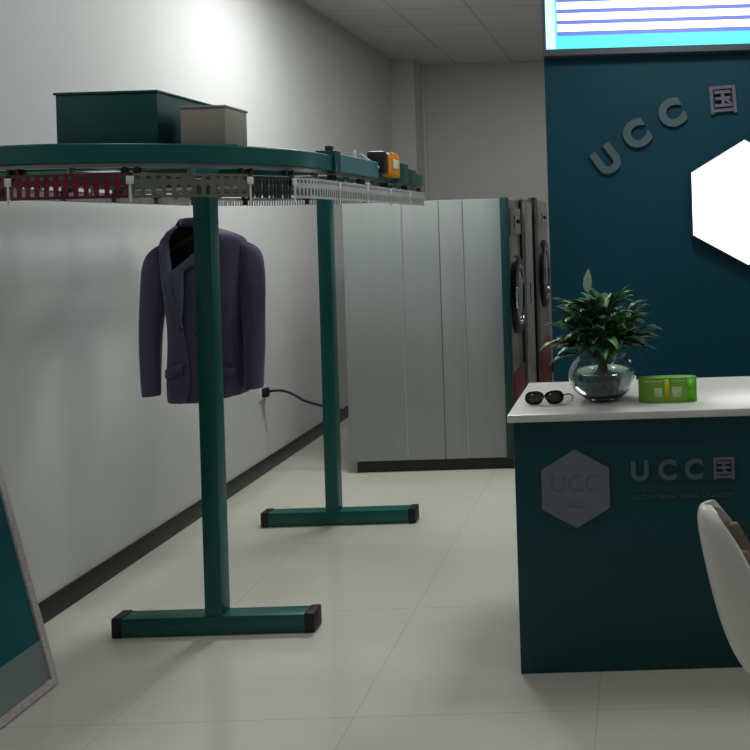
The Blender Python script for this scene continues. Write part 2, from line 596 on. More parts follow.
def strip_teeth(s0, s1, z0, z1, pitch=.0135, top=.4, duty=.5):
    bm = nb()
    n = int(round((s1 - s0) / pitch))
    w = (s1 - s0) / n

    def q(a, b, za, zb):
        pa, _ = oval(a)
        pb, _ = oval(b)
        bm.faces.new([bm.verts.new(pa + Vector((0, 0, za))), bm.verts.new(pb + Vector((0, 0, za))),
                      bm.verts.new(pb + Vector((0, 0, zb))), bm.verts.new(pa + Vector((0, 0, zb)))])
    zm = z1 - (z1 - z0) * top
    for i in range(n):
        a = s0 + i * w
        q(a, a + w, zm, z1)
        q(a, a + w * duty, z0, zm)
    bmesh.ops.remove_doubles(bm, verts=bm.verts[:], dist=1e-5)
    return bm


joints = [-.75, -.424, -.094, .236, .566, .735, 1.07, 1.40, 1.73, 2.06, 2.39]
while joints[-1] < PER - .75 - .2:
    joints.append(min(joints[-1] + .335, PER - .75) if PER - .75 - joints[-1] > .5 else PER - .75)
carriers = []
for a, b in zip(joints[:-1], joints[1:]):
    a2, b2 = a + .006, b - .006
    if b <= .24 and a > -.8:
        if a < -.5:
            bm, m_ = strip_holes(a2, b2, 1.708, 1.780), M['beige_strip']
        else:
            bm, m_ = strip_holes(a2, b2, 1.708, 1.780), M['crimson']
    elif b < .6:
        bm, m_ = strip_holes(a2, b2, 1.708, 1.780), M['beige_strip']
    elif b < .8:
        bm, m_ = strip_teeth(a2, b2, 1.706, 1.775, .0135, .1, .6), M['black_strip']
    elif b < 2.4:
        bm, m_ = strip_holes(a2, b2, 1.706, 1.775, .02), M['pale_strip']
    else:
        bm, m_ = strip_teeth(a2, b2, 1.742, 1.785, .0135, .35, .5), M['pale_strip']
    st = obj('hook_strip', bm, m_, conv, smooth=False)
    md = st.modifiers.new('thick', 'SOLIDIFY')
    md.thickness = .004
    if m_ is M['crimson']:
        st['label'] = 'crimson hook strip'
    elif m_ is M['beige_strip']:
        st['label'] = 'taupe hook strip'
    elif m_ is M['black_strip']:
        st['label'] = 'black hook strip with a white band'
        # white backing band behind the black teeth
        bm = rail_bm(a2, b2, R0 - .010, R0 - .006, 1.752, 1.778, 8)
        wb = obj('band', bm, M['pale_strip'], st)
        wb.location = (0, 0, 0)
    carriers.append(a)
# roller carriers at the joints and half way between them
for a, b in zip(joints[:-1], joints[1:]):
    for s_, big in ((a, True), ((a + b) / 2, False)):
        if not big and (b - a) < .25:
            continue
        p, o_ = oval(s_, R0)
        tdir = Vector((-o_.y, o_.x, 0))
        bm = nb()
        R_ = Matrix(((tdir.x, o_.x, 0, p.x), (tdir.y, o_.y, 0, p.y), (0, 0, 1, 0), (0, 0, 0, 1)))
        for dx in ((-.016, .016) if big else (0,)):
            add_lathe(bm, [(.004, -.006), (.011, -.006), (.012, 0), (.011, .006), (.004, .006)], 14,
                      Matrix.Translation((dx, -.026, 1.790)) @ Matrix.Rotation(PI / 2, 4, 'X'))
            vs = add_box(bm, dx - .004, dx + .004, -.018, -.012, 1.772, 1.800)
        if big:
            add_box(bm, -.011, .011, -.010, -.004, 1.745, 1.782)
        bmesh.ops.transform(bm, matrix=R_, verts=bm.verts[:])
        c = obj('roller', bm, M['roller'] if big else M['steel'], conv)
        if big and (s_ < 2.4 or s_ > PER - .8):
            bm = nb()
            add_box(bm, -.010, .010, .003, .007, 1.748, 1.772, bev=.001)
            add_box(bm, -.003, .003, .004, .006, 1.695, 1.752)
            bmesh.ops.transform(bm, matrix=R_, verts=bm.verts[:])
            w_ = obj('clip', bm, M['white_plastic'], c)
            w_.location = (0, 0, 0)

# ------------------------------------------------------------------ coat hanger and blazer
JX, JY = -1.915, 3.84
hg = thing('coat_hanger', 'dark coat hanger inside the purple grey blazer, hooked on the conveyor', 'coat hanger', (JX, JY, 1.6))
bm = nb()
hk = []
for k in range(15):
    a = -PI * .15 + k / 14 * PI * 1.25
    hk.append((JX + .018 * math.cos(a) , JY, 1.79 + .018 * math.sin(a)))
# hook turned so that it crosses the bar
hk = [(JX, JY + (p[0] - JX), p[2]) for p in hk]
add_tube(bm, [(JX - .02, JY, 1.585), (JX - .02, JY, 1.63), (JX, JY, 1.70), (JX, JY + .012, 1.755)] + hk, .0022, 8)
obj('hook', bm, M['steel'], hg)
bm = nb()
pts = []
for k in range(17):
    t = k / 16 * 2 - 1
    pts.append((JX - .02 + t * .15, JY, 1.585 - .045 * abs(t) ** 1.3 - .012 * t * t))
add_tube(bm, pts, [.011 + .006 * abs(k / 8 - 1) for k in range(17)], 10)
obj('arm', bm, M['black'], hg)

jk = thing('blazer', 'purple grey blazer on a hanger, hanging behind the front post of the green conveyor', 'jacket', (JX, JY, .86))


def ripple(x, y, z, amp=.006):
    return noise.noise(Vector((x * 9, y * 9, z * 3.2))) * amp


# torso rings: z, centre x, half width, half depth, half angular gap at front
TR = [(1.640, -.045, .060, .055, .95), (1.622, -.035, .082, .062, .85), (1.605, -.02, .125, .070, .72), (1.585, -.01, .172, .078, .62),
      (1.560, -.004, .200, .086, .53), (1.525, 0, .212, .094, .46), (1.47, 0, .208, .100, .38), (1.43, 0, .204, .102, .34), (1.38, 0, .198, .104, .27), (1.33, 0, .192, .104, .20),
      (1.26, 0, .184, .102, .11), (1.20, 0, .178, .100, .04), (1.13, 0, .176, .098, .015), (1.06, 0, .180, .100, .015),
      (.99, 0, .184, .104, .03), (.93, 0, .186, .106, .07), (.885, 0, .184, .106, .14), (.866, 0, .182, .105, .22)]
def side_x(z, sg):
    """x of the front edge, sg -1 = viewer's left"""
    T = XL if sg < 0 else XR
    for (a, b) in zip(T[:-1], T[1:]):
        if b[0] <= z <= a[0]:
            return a[1] + (b[1] - a[1]) * (a[0] - z) / (a[0] - b[0])
    return T[0][1] if z > T[0][0] else T[-1][1]


XL = [(1.640, -.086), (1.622, -.102), (1.605, -.114), (1.585, -.118), (1.56, -.117), (1.525, -.113), (1.47, -.104), (1.43, -.096), (1.33, -.078),
      (1.26, -.066), (1.20, -.055), (1.13, -.042), (1.06, -.032), (.99, -.030), (.93, -.030), (.885, -.040), (.866, -.06)]
XR = [(1.640, -.008), (1.622, .010), (1.605, .022), (1.585, .030), (1.56, .030), (1.525, .015), (1.47, -.050)] + [(z, x - .016) for z, x in XL[7:]]
bm = nb()
rings = []
NS = 56
TR = [(z, cx, hw * (.93 if z < 1.58 else 1), hd, gap) for z, cx, hw, hd, gap in TR]
for (z, cx, hw, hd, gap) in TR:
    row = []
    uL = max(-.95, min(.95, (cx - side_x(z, -1)) / hw))
    uR = max(-.95, min(.95, (side_x(z, 1) - cx) / hw))
    gL = math.copysign(math.asin(abs(uL) ** 1.25), uL)
    gR = math.copysign(math.asin(abs(uR) ** 1.25), uR)
    for k in range(NS + 1):
        a = gR + (2 * PI - gR - gL) * k / NS          # 0 = front (-Y)
        sx, cy = math.sin(a), -math.cos(a)
        ex = math.copysign(abs(sx) ** .8, sx)
        ey = math.copysign(abs(cy) ** .8, cy)
        amp = .010 if z < 1.5 else .003
        fold = 1 + ripple(ex, ey, z, amp * 6)
        zz = z
        if z < .9:
            zz = z + .022 * (ex if ex > 0 else 0) * 1.2
        lap = .009 if (z < 1.44 and k <= 3) else 0      # the right front lies under the left one
        row.append(bm.verts.new((JX + cx + ex * hw * fold, JY + ey * hd * fold + lap, zz)))
    rings.append(row)
for a, b in zip(rings[:-1], rings[1:]):
    for k in range(NS):
        bm.faces.new((a[k], a[k + 1], b[k + 1], b[k]))
body = obj('body', bm, [M['jacket'], M['lining']], jk, angle=80)
md = body.modifiers.new('cloth', 'SOLIDIFY')
md.thickness = .006
md.offset = -1
md.material_offset = 1
sd = body.modifiers.new('sub', 'SUBSURF'); sd.levels = 1; sd.render_levels = 1


def front_y(x, z):
    """front surface of the torso at offset x from its centre"""
    for (r0, r1) in zip(TR[:-1], TR[1:]):
        if r1[0] <= z <= r0[0]:
            t = (r0[0] - z) / (r0[0] - r1[0])
            hw = r0[2] + (r1[2] - r0[2]) * t
            hd = r0[3] + (r1[3] - r0[3]) * t
            cx = r0[1] + (r1[1] - r0[1]) * t
            u = min(.98, abs(x - cx) / hw)
            s_ = u ** (1 / .8)
            return JY - hd * (math.sqrt(max(0, 1 - s_ * s_))) ** .8
    return JY - .1


for sg in (-1, 1):
    bm = nb()
    n = 16
    rowa, rowb, rowc = [], [], []
    for i in range(n + 1):
        t = i / n
        z = 1.628 - t * (1.628 - 1.185)
        xe = side_x(z, sg)
        wd = .010 + (.030 if sg < 0 else .06) * math.sin(PI * min(1, t * 1.05) ** .75) ** .8 if t < 1 else .004
        if .30 < t < .36:
            wd *= .72                                   # notch
        x0 = xe
        x1 = xe + sg * wd
        rowa.append(bm.verts.new((JX + x0 - sg * .002, front_y(x0, z) - (.004 if sg < 0 or z > 1.43 else -.002), z)))
        xm = (x0 + x1) / 2
        rowb.append(bm.verts.new((JX + xm, front_y(xm, z) - .013, z + .002)))
        rowc.append(bm.verts.new((JX + x1, front_y(x1, z) - .010, z + .006)))
    for i in range(n):
        bm.faces.new((rowa[i], rowa[i + 1], rowb[i + 1], rowb[i]))
        bm.faces.new((rowb[i], rowb[i + 1], rowc[i + 1], rowc[i]))
    lp = obj('lapel', bm, M['lapel'], jk, angle=80)
    md = lp.modifiers.new('cloth', 'SOLIDIFY'); md.thickness = .005; md.offset = 0
# collar round the neck
bm = nb()
ra, rb, rc = [], [], []
for k in range(31):
    a = .95 + (2 * PI - 1.9) * k / 30
    sx, cy = math.sin(a), -math.cos(a)
    ra.append(bm.verts.new((JX - .045 + sx * .054, JY + cy * .050, 1.628)))
    rb.append(bm.verts.new((JX - .045 + sx * .060, JY + cy * .056, 1.664 + .006 * cy)))
    rc.append(bm.verts.new((JX - .043 + sx * .076, JY + cy * .070, 1.632 + .002 * cy)))
for k in range(30):
    bm.faces.new((ra[k], ra[k + 1], rb[k + 1], rb[k]))
    bm.faces.new((rb[k], rb[k + 1], rc[k + 1], rc[k]))
cl = obj('collar', bm, M['jacket'], jk, angle=80)
md = cl.modifiers.new('cloth', 'SOLIDIFY'); md.thickness = .004; md.offset = 0
# sleeves
for sg, path in ((-1, [(-.175, 0, 1.560), (-.203, -.004, 1.535), (-.215, -.006, 1.47), (-.224, -.008, 1.38), (-.233, -.010, 1.28), (-.238, -.016, 1.18), (-.238, -.026, 1.08), (-.234, -.036, .98), (-.230, -.042, .895)]),
                 (1, [(.175, 0, 1.560), (.200, -.004, 1.535), (.206, -.006, 1.47), (.208, -.008, 1.38), (.210, -.010, 1.28), (.214, -.016, 1.18), (.218, -.026, 1.10), (.220, -.038, 1.01), (.220, -.044, .915)])):
    rads = [.030, .052, .062, .060, .056, .052, .049, .046, .043]
    bm = nb()
    rows = []
    for i, (x, y, z) in enumerate(path):
        row = []
        for k in range(24):
            a = 2 * PI * k / 24
            r = rads[i] * (1 + noise.noise(Vector((math.cos(a) * 1.5 + sg * 5, math.sin(a) * 1.5, z * 9))) * .16)
            row.append(bm.verts.new((JX + x + math.cos(a) * r * .92, JY + y + math.sin(a) * r * .95, z + (-sg * math.cos(a) * r * .35 if i < 3 else 0))))
        rows.append(row)
    for a, b in zip(rows[:-1], rows[1:]):
        for k in range(24):
            bm.faces.new((a[k], a[(k + 1) % 24], b[(k + 1) % 24], b[k]))
    bm.faces.new(rows[0][::-1])
    # turned-in cuff
    last = rows[-1]
    inner = [bm.verts.new((v.co.x + (JX + path[-1][0] - v.co.x) * .12, v.co.y + (JY + path[-1][1] - v.co.y) * .12, v.co.z)) for v in last]
    deep = [bm.verts.new((v.co.x, v.co.y, v.co.z + .06)) for v in inner]
    for k in range(24):
        k2 = (k + 1) % 24
        bm.faces.new((last[k], last[k2], inner[k2], inner[k]))
        f = bm.faces.new((inner[k], inner[k2], deep[k2], deep[k]))
        f.material_index = 1
    f = bm.faces.new(deep); f.material_index = 1
    sl = obj('sleeve', bm, [M['jacket'], M['lining']], jk, angle=80)
    sd = sl.modifiers.new('sub', 'SUBSURF'); sd.levels = 1; sd.render_levels = 2
# pocket flaps, breast welt, buttons
for sg in (-1, 1):
    bm = nb()
    top, bot = [], []
    for i in range(9):
        x = sg * (.055 + .095 * i / 8)
        zt = 1.045 - .004 * i
        top.append(bm.verts.new((JX + x, front_y(x, zt) - .010, zt)))
        zb = zt - .042 + (.008 if i in (0, 8) else 0)
        bot.append(bm.verts.new((JX + x, front_y(x, zb) - .012, zb)))
    for i in range(8):
        bm.faces.new((top[i], top[i + 1], bot[i + 1], bot[i]))
    pf = obj('pocket_flap', bm, M['jacket'], jk, angle=80)
    md = pf.modifiers.new('cloth', 'SOLIDIFY'); md.thickness = .005; md.offset = 0
for z in (1.165, 1.06):
    bm = nb()
    add_lathe(bm, [(0, -.003), (.009, -.003), (.011, 0), (.009, .003), (0, .003)], 16,
              Matrix.Translation((JX + .012, front_y(.012, z) - .009, z)) @ Matrix.Rotation(PI / 2, 4, 'X'))
    obj('button', bm, M['button'], jk)

# ------------------------------------------------------------------ laundry machines along the back left
FX = -.85     # front plane (machines face +X)
t = thing('washing_machine', 'large grey steel laundry machine nearest the camera, its side panel facing the room', 'washing machine', (-1.40, 5.98, 0))
box_part('plinth', (-1.885, FX - .012, 5.70, 6.36, 0, .082), M['base'], t)
box_part('body', (-1.925, FX - .045, 5.69, 6.38, .082, 1.765), M['machine_steel'], t, bev=.004)
bm = nb()
for x0, x1 in ((-1.928, -1.547), (-1.543, -1.302), (-1.298, -1.150), (-1.146, FX - .050)):
    add_box(bm, x0, x1, 5.678, 5.690, .078, 1.768, bev=.003)
obj('side_panel', bm, M['panel_steel'], t)
bm = nb()
for x in (-1.545, -1.148):
    add_tube(bm, [(x, 5.678, .09), (x, 5.678, 1.76)], .005, 10)
obj('seam_highlight_rib', bm, M['alu'], t)  # bright ribs added to give the reflected streaks down the side panel
bm = nb()
add_box(bm, FX - .050, FX, 5.672, 5.735, .07, 1.775, bev=.004)
cp = obj('post_or_gap_strip', bm, M['green_dark'], t)
cp['label'] = 'dark green corner post'


def front(parent, y0, y1, z1, dz, dr, red_top):
    """machine front in the YZ plane at FX"""
    bm = nb()
    add_box(bm, FX - .045, FX - .008, y0, y1, .082, z1, bev=.004)
    obj('front_panel', bm, M['machine_steel'], parent)
    yc = (y0 + y1) / 2
    Rm = Matrix.Translation((FX - .008, yc, dz)) @ Matrix.Rotation(PI / 2, 4, 'Y')
    bm = nb()
    add_lathe(bm, [(dr * .68, -.002), (dr, -.002), (dr, .02), (dr * .95, .035), (dr * .74, .038), (dr * .68, .02)], 40, Rm, cap=False)
    d = obj('door', bm, M['dark_metal'], parent)
    bm = nb()
    add_lathe(bm, [(dr * .70, .018), (dr * .70, .036), (dr * .745, .042), (dr * .78, .036)], 40, Rm, cap=False)
    c = obj('door_ring', bm, M['chrome'], d); c.location = (0, 0, 0)
    bm = nb()
    add_lathe(bm, [(dr * .70, .0), (dr * .70, .02), (dr * .5, .034), (0, .042)], 40, Rm)
    c = obj('door_glass', bm, M['door_glass'], d); c.location = (0, 0, 0)
    bm = nb()
    add_box(bm, FX + .02, FX + .05, yc - dr * 1.0, yc - dr * .82, dz - .07, dz + .07, bev=.006)
    c = obj('handle', bm, M['chrome'], d); c.location = (0, 0, 0)
    bm = nb()
    add_box(bm, FX - .008, FX + .004, y0 + .04, y1 - .04, z1 - .24, z1 - .06, bev=.003)
    p = obj('control_panel', bm, M['machine_steel'], parent)
    bm = nb()
    add_box(bm, FX + .004, FX + .008, yc - .09, yc + .05, z1 - .20, z1 - .11, bev=.002)
    c = obj('display', bm, M['door_glass'], p); c.location = (0, 0, 0)
    for k in range(3):
        bm = nb()
        add_lathe(bm, [(0, 0), (.014, 0), (.014, .012), (0, .014)], 14, Matrix.Translation((FX + .004, yc + .1 + k * .045, z1 - .15)) @ Matrix.Rotation(PI / 2, 4, 'Y'))
        c = obj('button', bm, M['dark_metal'], p); c.location = (0, 0, 0)
    bm = nb()
    add_box(bm, FX - .008, FX + .002, y0 + .02, y1 - .02, .10, red_top, bev=.003)
    r = obj('kick_panel', bm, M['red'], parent)
    r['label'] = 'red lower panel'


front(t, 5.74, 6.30, 1.765, 1.11, .27, .60)
bm = nb(); add_box(bm, FX - .05, FX + .004, 6.30, 6.43, .0, 1.77, bev=.004); obj('post_or_gap_strip', bm, M['dark_metal'], t)  # dark strip standing in for the shaded gap before the cabinet
t = thing('steel_cabinet', 'narrow plain steel cabinet squeezed between two laundry machines', 'cabinet', (-1.3, 6.75, 0))
box_part('body', (-1.75, FX - .02, 6.48, 6.98, .06, 1.79), M['machine_steel'], t, bev=.004)
box_part('plinth', (-1.73, FX - .04, 6.49, 6.96, 0, .06), M['base'], t)
box_part('door', (FX - .02, FX + .002, 6.50, 6.95, .09, 1.76), M['alu'], t, bev=.004)
bm = nb(); add_tube(bm, [(FX + .002, 6.56, 1.0), (FX + .025, 6.56, 1.0), (FX + .025, 6.56, 1.15), (FX + .002, 6.56, 1.15)], .005, 8)
obj('handle', bm, M['chrome'], t)
t = thing('washing_machine', 'laundry machine farther back with its round door half hidden by the teal wall', 'washing machine', (-1.4, 7.6, 0))
box_part('plinth', (-1.885, FX - .012, 7.17, 8.18, 0, .082), M['base'], t)
box_part('body', (-1.925, FX - .05, 7.15, 8.20, .082, 1.80), M['machine_steel'], t, bev=.004)
front(t, 7.32, 8.16, 1.80, 1.15, .30, .55)
bm = nb(); add_box(bm, FX - .043, FX + .004, 7.10, 7.32, .0, 1.81, bev=.004); obj('post_or_gap_strip', bm, M['dark_metal'], t)  # shade of the gap ahead of this machine, built as a dark strip

# socket and power cable on the left wall
t = thing('wall_socket', 'black power socket low on the white left wall', 'socket', (WX + .01, 5.76, .53))
box_part('plate', (WX, WX + .010, 5.70, 5.80, .49, .58), M['white_plastic'], t, bev=.002)
box_part('plug', (WX + .010, WX + .045, 5.725, 5.775, .505, .565), M['black'], t, bev=.006)
bm = nb()
pts = []
for k in range(25):
    u = k / 24
    x = WX + .043 + u * .49
    z = .54 + .025 * math.sin(PI * min(1, u * 2.2)) - .135 * (u ** 1.6) - .03 * math.sin(PI * u)
    pts.append((x, 5.75 + .02 * math.sin(5 * u), z))
add_tube(bm, pts, .0085, 8)
o = obj('power_cable', bm, M['black'])
o['label'] = 'black cable running from the wall socket to the grey laundry machine'
o['category'] = 'cable'

# ------------------------------------------------------------------ reception counter
ct = thing('reception_counter', 'dark teal reception counter with a white stone top', 'counter', (.6, 3.38, 0))
CY0, CY1, CX0, CX1 = 3.09, 3.62, -.464, 1.75
bm = nb()
add_box(bm, CX0, CX1, CY0, CY0 + .02, 0, .902, bev=.002)
obj('front_panel', bm, M['teal_counter'], ct)
box_part('side_panel', (CX0, CX0 + .02, CY0 + .02, CY1, 0, .902), M['teal_counter'], ct)
box_part('side_panel', (CX1 - .02, CX1, CY0 + .02, CY1, 0, .902), M['teal_counter'], ct)
box_part('shelf', (CX0 + .02, CX1 - .02, CY0 + .02, CY1, .45, .47), M['teal_counter'], ct)
box_part('countertop', (-.480, CX1 + .02, 3.045, 3.66, .902, .930), M['marble'], ct, bev=.005)


def hexagon(cx, cz, r, y0, y1, name, m, parent, bev=.004):
    bm = nb()
    add_prism(bm, [(cx + r * math.sin(PI / 3 * k), y0, cz + r * math.cos(PI / 3 * k)) for k in range(6)], (0, y1 - y0, 0))
    return obj(name, bm, m, parent, smooth=False, bevel=bev)


lg = thing('hexagon_sign', 'grey hexagon plate mounted on the front of the teal reception counter', 'sign', (-.249, 3.085, .655))
hexagon(-.249, .655, .139, 3.078, 3.0895, 'plate', M['hex_sign'], lg, .001)
text_obj('lettering', 'UCC', .085, M['hex_mark'], lg, (-.249, 3.0775, .675), depth=.002)
text_obj('lettering', 'UCC', .03, M['hex_mark'], lg, (-.249, 3.0775, .60), depth=.002)
tx = thing('counter_lettering', 'grey raised lettering UCC with a small line beneath on the counter front', 'lettering', (.12, 3.085, .705))
for i, (ch, xx) in enumerate(zip('UCC国', (-.020, .078, .172, .278))):
    o = text_obj('character' if ch == '国' else 'letter', ch, .094 if ch != '国' else .084, M['letter' if ch != '国' else 'letter_warm'], tx, (xx, 3.084, .712), depth=.010, bold=.0035 if ch != '国' else .002)
text_obj('small_lettering', 'UCC INTERNATIONAL LAUNDRY', .0235, M['letter'], tx, (.128, 3.087, .617), depth=.004)

# ------------------------------------------------------------------ signs on the teal wall
wl = thing('wall_lettering', 'arc of grey letters UCC and a character on the teal wall above the hexagon light', 'lettering', (.15, 4.89, 2.1))
for ch, xx, zz, tl in (('U', -.175, 1.955, .62), ('C', .015, 2.09, .55), ('C', .215, 2.20, .42), ('国', .497, 2.262, .06)):
    text_obj('character' if ch == '国' else 'letter', ch, .195 if ch != '国' else .17, M['letter' if ch != '国' else 'letter_warm'], wl, (xx, 4.888, zz), tilt=tl, depth=.02, bold=.012 if ch != '国' else .003)
hx = thing('hexagon_light', 'glowing white hexagon light box on the teal wall', 'light box', (.605, 4.87, 1.68))
hexagon(.605, 1.68, .352, 4.835, 4.899, 'housing', M['frame_grey'], hx, .002)
hexagon(.605, 1.68, .346, 4.828, 4.8345, 'diffuser', M['e_white'], hx, .001)
ds = thing('display_screen', 'lit screen with white rows and a cyan border, high on the teal wall', 'display screen', (.7, 4.88, 2.57))
x0, x1, z0, z1 = -.502, 2.1, 2.525, 3.02
bm = nb()
add_box(bm, x0, x1, 4.83, 4.899, z0, z1)
obj('housing', bm, M['frame_grey'], ds, smooth=False, bevel=.003)
box_part('screen', (x0 + .022, x1 - .022, 4.826, 4.8295, z0 + .036, z1 - .03), M['e_cyan'], ds)
box_part('glow_edge', (x0 + .022, x0 + .075, 4.823, 4.8255, z0 + .036, z1 - .03), M['e_ice'], ds)
zz = z0 + .108
k = 0
while zz < z1 - .08:
    box_part('line', (x0 + .085, x1 - .08, 4.823, 4.8255, zz, zz + .023), M['e_blue'], ds)
    bm = nb()
    xs = [x0 + .085, .145, .46, 1.1, 1.6, x1 - .08]
    for a, b in zip(xs[:-1], xs[1:]):
        add_box(bm, a + .002, b - .002, 4.823, 4.8255, zz + .023, zz + .062)
    obj('text_row', bm, M['e_white'], ds, smooth=False)
    zz += .062
    k += 1

# ------------------------------------------------------------------ things on the counter
TOPZ = .930
BX, BYY = -.150, 3.26
pp = thing('potted_plant', 'leafy green peace lily standing in a round glass bowl on the counter', 'plant', (BX, BYY, TOPZ))
prof_o = [(0, 0), (.052, 0), (.060, .006), (.075, .014), (.105, .040), (.124, .070), (.129, .095), (.124, .122), (.108, .148), (.095, .160), (.097, .170)]
prof_i = [(.093, .170), (.091, .160), (.104, .147), (.120, .121), (.125, .095), (.120, .071), (.101, .042), (.070, .018), (0, .008)]
bm = nb(); add_lathe(bm, prof_o + prof_i, 48); loc_part('bowl', bm, M['glass'], pp, angle=60)
bm = nb(); add_lathe(bm, [(0, .0085), (.070, .0185), (.1005, .0425), (.1195, .0715), (.1245, .095), (.1215, .112), (0, .112)], 48)
loc_part('water', bm, M['water'], pp, angle=60)
bm = nb()
for k in range(46):
    a = random.uniform(0, 2 * PI)
    r0 = random.uniform(0, .02)
    r1 = random.uniform(.01, .075)
    pts = []
    for i in range(7):
        t_ = i / 6
        rr = r0 + (r1 - r0) * t_ ** 1.3
        aa = a + .8 * math.sin(t_ * 3 + k)
        pts.append((rr * math.cos(aa), rr * math.sin(aa), .125 - t_ * random.uniform(.085, .10)))
    pts = [(x_, y_, max(.03, z_)) for x_, y_, z_ in pts]
    add_tube(bm, pts, .0013, 5)
add_tube(bm, [(0, 0, .15), (.004, 0, .10), (0, 0, .055)], [.016, .020, .008], 10)
loc_part('roots', bm, M['root'], pp)


def leaf(bm, base, az, el, length, width, droop, fold=.25, seg=10):
    """arching lance-shaped blade on a thin stalk"""
    d = Vector((math.cos(az), math.sin(az), 0))
    side = Vector((-math.sin(az), math.cos(az), 0))
    p = Vector(base)
    e = el
    L = [p.copy()]
    steps = seg
    for i in range(steps):
        p = p + (d * math.cos(e) + Vector((0, 0, 1)) * math.sin(e)) * length / steps
        e -= droop / steps
        L.append(p.copy())
    rows = []
    e = el
    for i in range(steps + 1):
        t_ = i / steps
        w = width * (math.sin(PI * t_ ** .75)) ** .85 * (1 - .25 * t_) if 0 < t_ < 1 else .0008
        up = (Vector((0, 0, 1)) * math.cos(e) - d * math.sin(e))
        wav = math.sin(i * 1.9 + az * 5) * .05
        l = L[i] + side * w / 2 + up * w * (fold + wav)
        r = L[i] - side * w / 2 + up * w * (fold - wav)
        rows.append((bm.verts.new(l), bm.verts.new(L[i]), bm.verts.new(r)))
        e -= droop / steps
    for a, b in zip(rows[:-1], rows[1:]):
        bm.faces.new((a[0], a[1], b[1], b[0]))
        bm.faces.new((a[1], a[2], b[2], b[1]))


fol, fol2, stm = nb(), nb(), nb()
for k in range(175):
    az = k * 2.399 + random.uniform(-.3, .3)
    lvl = random.random()
    el = math.radians(random.uniform(5, 85))
    stalk = random.uniform(.05, .17) if el > .5 else random.uniform(.05, .11)
    b0 = Vector((random.uniform(-.02, .02), random.uniform(-.02, .02), .14))
    ctr = b0 + Vector((0, 0, .05))
    tip = ctr + Vector((math.cos(az) * math.cos(el), math.sin(az) * math.cos(el), math.sin(el))) * stalk
    tip.z = max(tip.z, .185)
    add_tube(stm, [b0, (b0 + tip) / 2 + Vector((0, 0, .02)), tip], .0018, 5)
    ln = random.uniform(.075, .125)
    leaf(fol if k % 5 else fol2, tip, az + random.uniform(-.5, .5), el * .8 + .1, ln, random.uniform(.034, .054), random.uniform(.5, 1.7))
for (x_, z_, az, el, ln) in ((.14, .225, .1, .45, .13), (.11, .20, -.2, .3, .14), (-.12, .21, PI, .25, .13), (-.13, .175, PI + .3, .1, .12), (.10, .29, .3, .6, .10), (-.07, .27, 2.9, .7, .11), (.02, .31, 1.2, 1.1, .1)):
    leaf(fol, (x_ * .7, -.02, z_), az, el, ln, .040, .9)
    add_tube(stm, [(0, 0, .14), (x_ * .35, -.01, .14 + (z_ - .14) * .7), (x_ * .7, -.02, z_)], .0018, 5)
f1 = loc_part('leaves', fol, M['leaf'], pp, angle=80)
f2 = loc_part('young_leaves', fol2, M['leaf_light'], pp, angle=80)
for f_ in (f1, f2):
    md = f_.modifiers.new('thick', 'SOLIDIFY'); md.thickness = .0007
loc_part('stalks', stm, M['stem'], pp)
for (sx, sz, tx_, tz, az) in ((-.045, .405, -.06, .5, 2.6), (.02, .34, .035, .435, 1.0)):
    bm = nb()
    add_tube(bm, [(0, 0, .14), (sx * .5, -.02, .26), (sx, -.03, sz + .02)], .002, 6)
    big = sx < 0
    d = Vector((tx_ - sx, 0, tz - sz))
    leaf(bm, (sx, -.03, sz), -PI * .42 if big else .9, 1.42 if big else 1.2, .095 if big else .07, .036 if big else .022, .3, fold=.25)
    fl = loc_part('flower', bm, M['petal'], pp, angle=80)
    fl['label'] = 'pale greenish white flower'
    md = fl.modifiers.new('thick', 'SOLIDIFY'); md.thickness = .0008

# sunglasses
sg_ = thing('sunglasses', 'dark brown sunglasses lying on the left end of the counter', 'sunglasses', (-.365, 3.21, TOPZ), math.radians(4))


def lens_pts(cx, n=24):
    out = []
    for k in range(n):
        a = 2 * PI * k / n
        x = .033 * math.copysign(abs(math.cos(a)) ** .8, math.cos(a))
        z = .0225 * math.copysign(abs(math.sin(a)) ** .8, math.sin(a))
        if z < 0 and x * cx < 0:
            x *= .82
        out.append((cx + x, z + .0245))
    return out


def bend(x, z):
    return Vector((x, .55 * x * x * 2 + .10 * z, z))


bm = nb()
for c in (-.036, .036):
    add_tube(bm, [bend(x, z) for x, z in lens_pts(c)], .0028, 8, closed=True)
add_tube(bm, [bend(-.007, .031), bend(0, .034), bend(.007, .031)], .003, 8)
loc_part('frame', bm, M['tortoise'], sg_)
for c in (-.036, .036):
    bm = nb()
    pts = [bend(x, z) for x, z in lens_pts(c)]
    vs = [bm.verts.new(p) for p in pts]
    cen = bm.verts.new(bend(c, .0245) + Vector((0, -.003, 0)))
    for i in range(len(vs)):
        bm.faces.new((vs[i], vs[(i + 1) % len(vs)], cen))
    l = loc_part('lens', bm, M['lens'], sg_)
    md = l.modifiers.new('thick', 'SOLIDIFY'); md.thickness = .0012
for sx in (-1, 1):
    bm = nb()
    xe = sx * .068
    add_tube(bm, [(xe, .006, .030), (xe + .002, .014, .030), (xe + .010 + (.012 if sx > 0 else .02), .07, .022), (xe + (.035 if sx > 0 else .035), .115, .004)], .0026, 8)
    loc_part('temple', bm, M['tortoise'], sg_)
bm = nb()
for sx in (-1, 1):
    add_lathe(bm, [(0, -.004), (.0025, 0), (0, .004)], 8, Matrix.Translation((sx * .007, .002, .022)))
loc_part('nose_pad', bm, M['white_plastic'], sg_)

